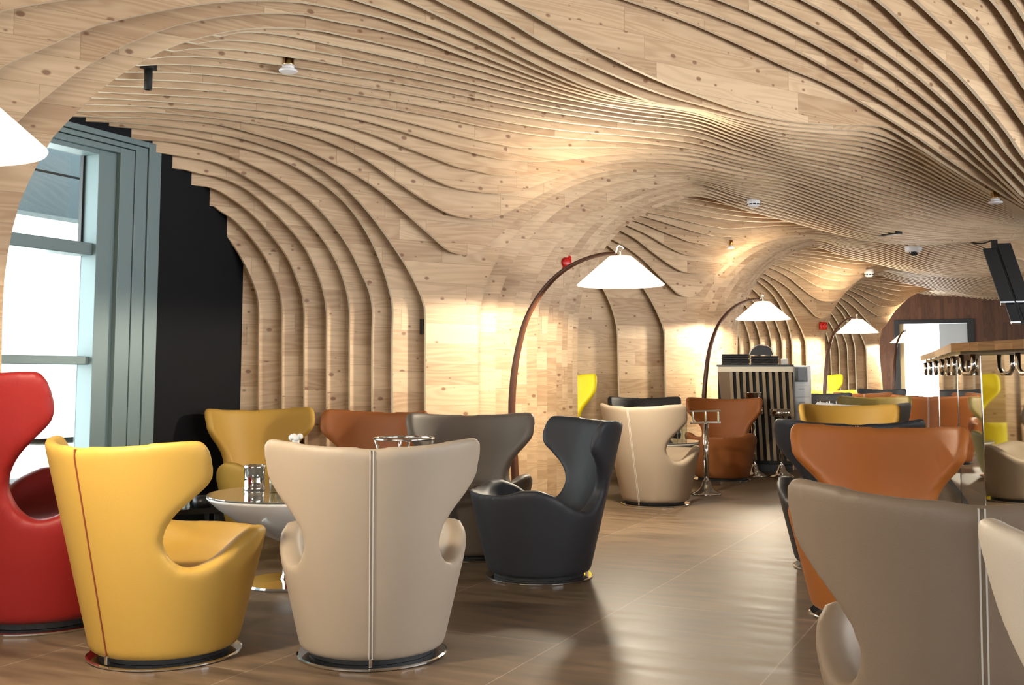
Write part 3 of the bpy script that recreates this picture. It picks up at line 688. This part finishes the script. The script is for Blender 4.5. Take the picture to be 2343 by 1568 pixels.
bm = bmesh.new(); s0 = SHC
lathe(bm, [(0.297, 0.0), (0.300, 0.006), (0.078, 0.200), (0.0, 0.208), (0.0, 0.204), (0.075, 0.196), (0.293, 0.004), (0.297, 0.0)], 56, s0.x, s0.y, s0.z); sh = mesh_obj('lamp_shade', bm, SHADEM, lamp, True)
bm = bmesh.new(); lathe(bm, [(0, 0.010), (0.284, 0.010), (0.284, 0.013), (0, 0.013)], 48, s0.x, s0.y, s0.z); mesh_obj('diffuser', bm, DIFF, lamp)
bm = bmesh.new(); t0 = Vector((s0.x, s0.y, s0.z + 0.206)); lp = [t0, t0 + Vector((0, 0, 0.03))] + [Vector(q) for q in catmull([tuple(t0 + Vector((0, 0, 0.03))), tuple(t0 + RT*0.02 + ZZ*0.055), tuple(t0 - RT*0.01 + ZZ*0.072), tuple(tip)], 5)][1:]
tube(bm, lp, 0.006, 8); mesh_obj('hook', bm, CHROME, lamp, True)
lt = bpy.data.lights.new('bulb', 'SPOT'); lt.spot_size = rad(179); lt.spot_blend = 0.12; lt.energy = 145; lt.color = (1.0, 0.87, 0.66); lt.shadow_soft_size = 0.07
lo = bpy.data.objects.new('bulb', lt); C.objects.link(lo); lo.parent = lamp; lo.location = s0 - ZZ*0.005
lu = bpy.data.lights.new('bulb', 'SPOT'); lu.spot_size = rad(150); lu.spot_blend = 1.0; lu.energy = 55; lu.color = (1.0, 0.85, 0.62); lu.shadow_soft_size = 0.06
luo = bpy.data.objects.new('bulb', lu); C.objects.link(luo); luo.parent = lamp; luo.location = s0 + ZZ*0.235; luo.rotation_euler = (math.pi, 0, 0)
lamp['label'] = 'brown arc lamp with white cone shade in front of the first pillar'
def lamp_at(u, d, label, rot=0.0):
    c = copy_tree(lamp); q = at(u, VH - 0.62*F/d, d); o = Matrix.Rotation(rot, 3, 'Z') @ s0
    c.location = (q.x - o.x, q.y - o.y, 0); c.rotation_euler = (0, 0, rot); c['label'] = label; return c
lamp_at(-168, 2.82, 'arc lamp at the left edge, only its glowing shade in view')
lamp_at(1746, 11.9, 'arc lamp with white cone shade beside the host desk', rad(58))
lamp_at(1962, 15.7, 'arc lamp with white cone shade before the last rib pillar', rad(68))
lamp_at(2074, 20.6, 'arc lamp farthest away, in front of the bright doorway', rad(82))

# ------------------------------------------------------------------ host desk and cabinet
def seat_at(name, u, d, az, label, cat, z=0.6): return tag(empty(name, spot(u, d, z), turn(az)), label, cat)
D = seat_at('host_desk', 1732, 11.0, 193, 'slatted wooden host desk with a black top', 'desk')
HW = 0.38
bm = bmesh.new(); box(bm, -HW, HW, -0.40, 0.0, 0.08, 1.03, 0.004); mesh_obj('carcass', bm, MATT_BLACK, D)
bm = bmesh.new(); box(bm, -HW-0.01, HW+0.01, -0.42, 0.07, 1.085, 1.105, 0.003); mesh_obj('black_top', bm, BLACK, D)
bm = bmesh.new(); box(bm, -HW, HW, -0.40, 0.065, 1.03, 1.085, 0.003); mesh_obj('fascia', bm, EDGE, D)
SLAT = plain('desk_slat', (0.36, 0.26, 0.155), 0.5, vary=0.15)
for k in range(10):
    x = -HW + 0.03 + k*0.066
    bm = bmesh.new()
    vs = [bm.verts.new(q) for q in ((x-0.016, 0, 1.03), (x+0.016, 0, 1.03), (x+0.016, 0.055, 1.03), (x-0.016, 0.055, 1.03), (x-0.016+0.035, 0, 0.12), (x+0.016+0.035, 0, 0.12), (x+0.016+0.035, 0.02, 0.12), (x-0.016+0.035, 0.02, 0.12))]
    xs = -0.035
    for v in vs[4:]: v.co.x += 2*xs
    for f in ((0, 1, 2, 3), (7, 6, 5, 4), (0, 4, 5, 1), (1, 5, 6, 2), (2, 6, 7, 3), (3, 7, 4, 0)): bm.faces.new([vs[i] for i in f])
    bmesh.ops.recalc_face_normals(bm, faces=bm.faces); mesh_obj('slat', bm, SLAT, D)
bm = bmesh.new(); vs = [bm.verts.new(q) for q in ((HW-0.13, 0, 1.03), (HW, 0, 1.03), (HW, 0.05, 1.03), (HW-0.13, 0.05, 1.03), (HW-0.19, 0, 0.1), (HW-0.10, 0, 0.1), (HW-0.10, 0.02, 0.1), (HW-0.19, 0.02, 0.1))]
for f in ((0, 1, 2, 3), (7, 6, 5, 4), (0, 4, 5, 1), (1, 5, 6, 2), (2, 6, 7, 3), (3, 7, 4, 0)): bm.faces.new([vs[i] for i in f])
bmesh.ops.recalc_face_normals(bm, faces=bm.faces); mesh_obj('side_panel', bm, plain('desk_side', (0.20, 0.11, 0.05), 0.5), D)
bm = bmesh.new(); box(bm, -HW+0.02, HW-0.02, -0.38, -0.03, 0, 0.08); mesh_obj('plinth', bm, BLACK, D)
dm = D.location.copy(); Rz = Matrix.Rotation(turn(193), 3, 'Z')
def desk_pt(x, y, z): return dm + Rz @ Vector((x, y, z))
for s, (x, n, nm) in enumerate(((0.20, 6, 'left'), (-0.10, 5, 'right'))):
    for k in range(n):
        bm = bmesh.new(); box(bm, -0.14, 0.14, -0.11, 0.11, 0, 0.0165, 0.003)
        o = mesh_obj('menu_folder', bm, plain('menu_cover', (0.012, 0.010, 0.010), 0.5) if k == 0 and s == 0 else bpy.data.materials['menu_cover'], None, False, desk_pt(x, -0.16 + 0.004*(k % 2), 1.105 + k*0.019 + 0.0005), turn(193) + 0.03*((k % 3)-1))
        tag(o, 'black menu folder, %s from the bottom of the %s pile on the host desk' % (('first', 'second', 'third', 'fourth', 'fifth', 'topmost')[k], nm), 'menu', 'black menu folders piled on the host desk')
bm = bmesh.new(); pts = [(0.13*math.cos(a), 0.115*math.sin(a)) for a in [math.pi*i/14 for i in range(15)]]
tc = tag(empty('display_card', desk_pt(-0.07, -0.16, 1.105 + 5*0.019 + 0.004), turn(193)), 'arched white card with a dark end standing on the menu folders', 'card')
prev = None
for x_, z_ in pts:
    k = 0.96; a = [bm.verts.new((x_, -0.07, z_)), bm.verts.new((x_, 0.07, z_)), bm.verts.new((x_*k, 0.07, z_*k)), bm.verts.new((x_*k, -0.07, z_*k))]
    if prev:
        for i in range(4): bm.faces.new((prev[i], prev[(i+1) % 4], a[(i+1) % 4], a[i]))
    else: bm.faces.new(a)
    prev = a
bm.faces.new(prev[::-1]); bmesh.ops.recalc_face_normals(bm, faces=bm.faces); mesh_obj('arched_sheet', bm, PAPER, tc)
bm = bmesh.new(); vs = [bm.verts.new((x_*0.9, 0.062, z_*0.9)) for x_, z_ in pts]; v2 = [bm.verts.new((x_*0.9, 0.056, z_*0.9)) for x_, z_ in pts]
bm.faces.new(vs); bm.faces.new(v2[::-1]); 
for i in range(len(vs)): j = (i+1) % len(vs); bm.faces.new((vs[j], vs[i], v2[i], v2[j]))
bmesh.ops.recalc_face_normals(bm, faces=bm.faces); mesh_obj('dark_end', bm, plain('dark_card', (0.03, 0.03, 0.033), 0.5), tc)
bm = bmesh.new(); box(bm, -0.035, 0.035, -0.03, 0.03, 0, 0.06, 0.006); tag(mesh_obj('card_box', bm, PAPER, None, False, desk_pt(-0.30, -0.16, 1.1055), turn(193)), 'small white box at the right end of the host desk', 'box')
K_ = seat_at('drawer_cabinet', 1838, 11.3, 196, 'white drawer cabinet beside the host desk', 'cabinet')
bm = bmesh.new(); box(bm, -0.10, 0.10, -0.4, 0.0, 0.0, 1.10, 0.004); mesh_obj('body', bm, WHITE, K_)
for k, (z0, z1) in enumerate(((0.765, 0.885), (0.615, 0.755), (0.42, 0.605), (0.22, 0.41), (0.03, 0.21))):
    bm = bmesh.new(); box(bm, -0.088, 0.088, 0.0, 0.012, z0, z1, 0.002); dw = mesh_obj('drawer', bm, WHITE, K_)
    bm = bmesh.new(); box(bm, -0.03, 0.03, 0.012, 0.024, (z0+z1)/2+0.02, (z0+z1)/2+0.028, 0.002); mesh_obj('handle', bm, plain('grey_metal', (0.3, 0.3, 0.3), 0.3, 1.0) if k == 0 else bpy.data.materials['grey_metal'], dw)
bm = bmesh.new(); box(bm, -0.066, 0.066, 0.0, 0.014, 0.925, 1.085, 0.003); fr = mesh_obj('display_frame', bm, GREYP, K_)
bm = bmesh.new(); box(bm, -0.055, 0.03, 0.012, 0.017, 0.94, 1.07); mesh_obj('display_panel', bm, plain('brown_screen', (0.05, 0.035, 0.03), 0.2), fr)

# ------------------------------------------------------------------ mirrored bar
def bxy(u, d): q = at(u, VH - 0.15*F/d, d); return Vector((q.x, q.y))
TOPP = [bxy(2900, 4.0), bxy(2520, 4.9), bxy(2343, 5.55), bxy(2176, 6.35), bxy(2138, 8.4), bxy(2106, 10.6)]
bar = tag(empty('bar_counter', (0, 0, 0)), 'long bar with mirrored facets under a thick wooden top', 'bar counter')
def inset(poly, off):
    out = []
    for i, p in enumerate(poly):
        a = (poly[min(i+1, len(poly)-1)] - poly[max(i-1, 0)]).normalized(); nrm = Vector((a.y, -a.x)); out.append(p + nrm*off)
    return out
def slab(bm, poly, off2, z0, z1):
    front, back = poly, inset(poly, off2)
    lo = [bm.verts.new((p.x, p.y, z0)) for p in front]; hi = [bm.verts.new((p.x, p.y, z1)) for p in front]
    lb = [bm.verts.new((p.x, p.y, z0)) for p in back]; hb = [bm.verts.new((p.x, p.y, z1)) for p in back]
    for i in range(len(front)-1):
        bm.faces.new((lo[i], lo[i+1], hi[i+1], hi[i])); bm.faces.new((lb[i+1], lb[i], hb[i], hb[i+1]))
        bm.faces.new((hi[i], hi[i+1], hb[i+1], hb[i])); bm.faces.new((lo[i+1], lo[i], lb[i], lb[i+1]))
    bm.faces.new((lo[0], hi[0], hb[0], lb[0])); bm.faces.new((lo[-1], lb[-1], hb[-1], hi[-1]))
    bmesh.ops.recalc_face_normals(bm, faces=bm.faces)
bm = bmesh.new(); slab(bm, TOPP, 0.55, 1.135, 1.185); mesh_obj('wooden_top', bm, BARWOOD, bar)
bm = bmesh.new(); slab(bm, inset(TOPP, 0.05), 0.45, 1.115, 1.135); mesh_obj('lower_moulding', bm, plain('dark_moulding', (0.03, 0.02, 0.015), 0.3), bar)
BODY = inset(TOPP, 0.16)
BODY = [p for p in BODY]
seg = []
for a, b in zip(BODY[:-1], BODY[1:]):
    L_ = (b-a).length; n = max(1, round(L_/2.2))
    for i in range(n): seg.append((a.lerp(b, i/n), a.lerp(b, (i+1)/n)))
for a, b in seg:
    t = (b-a).normalized(); g = 0.006; nr = Vector((t.y, -t.x))
    a2, b2 = a + t*g, b - t*g
    bm = bmesh.new()
    vs = [bm.verts.new(q) for q in ((a2.x, a2.y, 0.10), (b2.x, b2.y, 0.10), (b2.x, b2.y, 1.115), (a2.x, a2.y, 1.115), *(((p + nr*0.02).x, (p + nr*0.02).y, z) for p, z in ((a2, 0.10), (b2, 0.10), (b2, 1.115), (a2, 1.115))))]
    for f in ((3, 2, 1, 0), (4, 5, 6, 7), (0, 1, 5, 4), (1, 2, 6, 5), (2, 3, 7, 6), (3, 0, 4, 7)): bm.faces.new([vs[i] for i in f])
    bmesh.ops.recalc_face_normals(bm, faces=bm.faces); mesh_obj('mirror_panel', bm, MIRROR, bar)
bm = bmesh.new(); slab(bm, inset(TOPP, 0.185), 0.35, 0.0, 1.115); mesh_obj('bar_body', bm, MATT_BLACK, bar)
for a, b in seg:
    bm = bmesh.new(); box(bm, b.x-0.004, b.x+0.004, b.y-0.004, b.y+0.004, 0.0, 1.115, 0.003); mesh_obj('chrome_strip', bm, CHROME, bar)
# looped chrome rail brackets under the top
RP = inset(TOPP, 0.07)
def along(poly, s):
    for a, b in zip(poly[:-1], poly[1:]):
        l = (b-a).length
        if s <= l: return a.lerp(b, s/l), (b-a).normalized()
        s -= l
    return poly[-1], (poly[-1]-poly[-2]).normalized()
tot = sum((b-a).length for a, b in zip(RP[:-1], RP[1:]))
s_ = 1.0
while s_ < tot - 0.1:
    c, t = along(RP, s_); nr = Vector((-t.y, t.x))
    w, h = 0.07, 0.11
    q = [(-w, 0), (-w, -h+0.03), (-w+0.03, -h), (w-0.03, -h), (w, -h+0.03), (w, 0)]
    bm = bmesh.new(); tube(bm, [(c.x + nr.x*0.03 + t.x*x_, c.y + nr.y*0.03 + t.y*x_, 1.118 + z_) for x_, z_ in q], 0.014, 10); mesh_obj('rail_bracket', bm, CHROME, bar, True)
    s_ += 0.62 if s_ < 3.2 else 0.8

# ------------------------------------------------------------------ ceiling fittings
def facing(q): return 0
def disc_light(u, v, label, s=1.0):
    q = ceil_hit(u, v - 14*s); r = tag(empty('ceiling_spotlight', q), label, 'spotlight', 'disc spotlights on the ribs')
    bm = bmesh.new(); lathe(bm, [(0, 0.02), (0.032*s, 0.02), (0.032*s, -0.04*s), (0.034*s, -0.045*s), (0, -0.045*s)], 28); mesh_obj('neck', bm, BRASS, r, True)
    bm = bmesh.new(); lathe(bm, [(0, -0.045*s), (0.034*s, -0.045*s), (0.034*s, -0.07*s), (0, -0.07*s)], 28); mesh_obj('collar', bm, WHITEP, r, True)
    bm = bmesh.new(); lathe(bm, [(0, -0.07*s), (0.05*s, -0.07*s), (0.054*s, -0.077*s), (0.05*s, -0.084*s), (0, -0.087*s)], 32); mesh_obj('disc', bm, WHITEP, r)
    return r
disc_light(660, 146, 'white disc spotlight on a brass neck above the alcove')
disc_light(1672, 566, 'small white disc spotlight in the second alcove vault', 0.8)
disc_light(2277, 455, 'white disc spotlight on a brass neck high at the right edge', 1.0)
def detector(u, v, label, slots=True, s=1.0):
    q = ceil_hit(u, v - 10*s); r = tag(empty('smoke_detector', q), label, 'smoke detector', 'white smoke detectors')
    bm = bmesh.new(); lathe(bm, [(0, 0.03), (0.052*s, 0.03), (0.057*s, -0.02*s), (0.054*s, -0.05*s), (0.03*s, -0.066*s), (0, -0.068*s)], 32); mesh_obj('housing', bm, WHITEP, r, True)
    if slots:
        for k in range(10):
            a = k*math.pi/5 - 1.2; bm = bmesh.new(); t = Vector((-math.sin(a), math.cos(a), 0)); c = Vector((math.cos(a), math.sin(a), 0))*0.0545*s
            m = Matrix.Translation(c - ZZ*0.044*s) @ Matrix.Rotation(a, 4, 'Z') @ Matrix.Diagonal((0.008, 0.024*s, 0.010*s, 1)); bmesh.ops.create_cube(bm, size=1, matrix=m); mesh_obj('slot', bm, BLACK, r)
    return r
detector(1724, 468, 'white smoke detector with dark slots above the second arch', s=1.1)
detector(1988, 634, 'white smoke detector far down the vault above the third bay', True, 1.3)
q = ceil_hit(2090, 566); r = tag(empty('dome_camera', q), 'white dome security camera under the low ceiling swell', 'security camera')
bm = bmesh.new(); lathe(bm, [(0, 0.05), (0.105, 0.05), (0.108, -0.01), (0.10, -0.05), (0.07, -0.062), (0, -0.062)], 36); mesh_obj('housing', bm, WHITEP, r, True)
bm = bmesh.new(); lathe(bm, [(0.058, -0.06), (0.055, -0.08), (0.035, -0.105), (0, -0.115)], 28); mesh_obj('dome', bm, plain('smoked_dome', (0.02, 0.02, 0.025), 0.05), r, True)
q = ceil_hit(340, 158); r = tag(empty('cylinder_spotlight', q), 'black cylinder spotlight hanging from the near alcove ceiling', 'spotlight')
bm = bmesh.new(); lathe(bm, [(0, 0.02), (0.045, 0.02), (0.045, -0.004), (0, -0.006)], 32); mesh_obj('mounting_plate', bm, BLACK, r)
bm = bmesh.new(); lathe(bm, [(0, 0), (0.022, 0), (0.022, -0.115), (0.019, -0.116), (0.019, -0.105), (0, -0.105)], 28); mesh_obj('barrel', bm, MATT_BLACK, r, True)
q = ceil_hit(2037, 536); bm = bmesh.new(); box(bm, -0.13, 0.13, -0.03, 0.03, -0.012, 0.03, 0.003); tag(mesh_obj('ceiling_vent', bm, BLACK, None, False, q, turn(60)), 'small dark slot vent in the low ceiling swell', 'vent')
def alarm(u, v, label, s=1.0):
    q = ceil_hit(u, v); d = ray(u, v).normalized(); r = tag(empty('fire_alarm', q - Vector((d.x, d.y, 0)).normalized()*0.07, turn(165)), label, 'fire alarm', 'red fire alarms')
    bm = bmesh.new(); box(bm, -0.06*s, 0.06*s, -0.06, 0.03, -0.055*s, 0.065*s, 0.02*s); mesh_obj('back_box', bm, REDP, r, True)
    bm = bmesh.new(); lathe(bm, [(0, 0), (0.045*s, 0), (0.04*s, 0.028), (0.018*s, 0.034), (0, 0.034)], 28); bmesh.ops.rotate(bm, verts=bm.verts, cent=(0, 0, 0), matrix=Matrix.Rotation(-math.pi/2, 3, 'X')); bmesh.ops.translate(bm, verts=bm.verts, vec=(0, 0.03, 0)); mesh_obj('sounder', bm, REDP, r, True)
    return r
alarm(1291, 604, 'red fire alarm on the first pillar behind the lamp arm')
alarm(1884, 747, 'small red fire alarm on the third pillar in the distance')
# black panel pair hung from the ceiling above the bar
q = ceil_hit(2275, 549); r = tag(empty('hanging_screen', q, turn(115)), 'pair of black tilted screens hung from the ceiling swell above the bar', 'screen')
dd = (q - EYE).dot(FH); k = dd/F
def scr(x0, x1, y0, y1, z0, z1, name, mat, bev=0.004, sx=0.0):
    bm = bmesh.new(); box(bm, x0, x1, y0, y1, z0, z1, bev)
    for v in bm.verts: v.co.y += -sx*(v.co.z)
    return mesh_obj(name, bm, mat, r)
BLK2 = plain('screen_back', (0.006, 0.006, 0.007), 0.6)
SY = 0.27
scr(-0.03, 0.03, -0.035, 0.035, -20*k, 0.06, 'drop_pole', BLACK)
for i, y0 in enumerate((-0.155, 0.015)):
    scr(-0.24, 0.24, y0 - 0.005 , y0 + 0.14, -145*k, -14*k - 0.05*(1-i), 'screen_panel', BLK2, 0.006, SY)
    scr(-0.245, 0.245, y0 - 0.01, y0 + 0.142, -149*k, -145*k, 'silver_edge', plain('silver', (0.6, 0.65, 0.7), 0.25, 0.9) if i == 0 else bpy.data.materials['silver'], 0.002, SY)
for i, y0 in enumerate((-0.12, 0.02)):
    scr(-0.18, 0.18, y0, y0 + 0.10, -190*k, -151*k, 'lower_unit', BLK2, 0.006, SY)
    scr(-0.183, 0.183, y0 - 0.005, y0 + 0.102, -194*k, -190*k, 'silver_edge', bpy.data.materials['silver'], 0.002, SY)
scr(-0.05, 0.05, -0.03, 0.03, -196*k, -10*k, 'spine', BLACK, 0.004, SY)
bm = bmesh.new(); tube(bm, [Vector(p) for p in catmull([(0.0, -0.02, 0.0), (0.0, -0.12, -0.035), (0.0, -0.24, -0.02), (0.0, -0.30, 0.02)], 5)], 0.008, 8); mesh_obj('cable', bm, BLACK, r, True)
# switch plate on the first pillar
r0 = ray(967, 748); t = n_of(18.6)/r0.dot(NV); q = EYE + r0*t
bm = bmesh.new(); box(bm, -0.022, 0.022, -0.006, 0.012, -0.055, 0.055, 0.003); tag(mesh_obj('switch_plate', bm, BLACK, None, False, q, turn(-124)), 'narrow black switch plate at the edge of the first pillar', 'switch')

# ------------------------------------------------------------------ light
w = bpy.data.worlds.new('World'); SC.world = w; w.use_nodes = True; nt = w.node_tree
bg = nt.nodes['Background']; bg.inputs['Color'].default_value = (0.93, 0.97, 1.0, 1); bg.inputs['Strength'].default_value = 3.0
def area(name, loc, rot, sx, sy, e, colr):
    l = bpy.data.lights.new(name, 'AREA'); l.shape = 'RECTANGLE'; l.size = sx; l.size_y = sy; l.energy = e; l.color = colr
    o = bpy.data.objects.new(name, l); C.objects.link(o); o.location = loc; o.rotation_euler = rot; return o
for (y0, y1, z0, z1), e_ in zip(RWIN, RPOW): area('window_daylight', (RX+0.1, (y0+y1)/2, (z0+z1)/2), (0, rad(90), 0), z1-z0, y1-y0, e_, (0.92, 0.96, 1.0))
for x0, x1, z0, z1 in BWIN: area('window_daylight', ((x0+x1)/2, -4.9, (z0+z1)/2), (rad(90), 0, 0), x1-x0, z1-z0, 25, (1.0, 0.96, 0.90))
for j in range(5): area('window_daylight', (WX-0.75, 3.3 + 4.74*j, 1.35), (0, rad(-90), 0), 2.4, 3.2, 75 if j < 2 else 190, (0.95, 0.98, 1.0))
area('door_daylight', ((DX0+DX1)/2, YEND+0.15, 1.05), (rad(-90), 0, 0), 1.6, 2.0, 60, (1.0, 0.97, 0.9))

# ------------------------------------------------------------------ camera and view
cam = bpy.data.cameras.new('Camera'); co = bpy.data.objects.new('Camera', cam); C.objects.link(co)
cam.sensor_width = 36; cam.sensor_fit = 'HORIZONTAL'; cam.lens = 36*F/2343; cam.clip_start = 0.05; cam.clip_end = 300
cam.shift_y = (CY - 784.0)/2343
m = Matrix((RT, UP, -FW)).transposed().to_4x4(); m.translation = EYE; co.matrix_world = m
SC.camera = co
vs_ = SC.view_settings; SC.display_settings.display_device = 'sRGB'
vs_.view_transform = 'Standard'; vs_.look = 'None'; vs_.gamma = 1.0; vs_.use_curve_mapping = False; vs_.exposure = 0.8
SC.cycles.adaptive_threshold = 0.1; SC.cycles.adaptive_min_samples = 16; SC.cycles.max_bounces = 6; SC.cycles.diffuse_bounces = 3; SC.cycles.glossy_bounces = 4; SC.cycles.transparent_max_bounces = 8
SC.cycles.sample_clamp_indirect = 6.0; SC.cycles.caustics_reflective = False; SC.cycles.caustics_refractive = False
SC.cycles.use_denoising = True
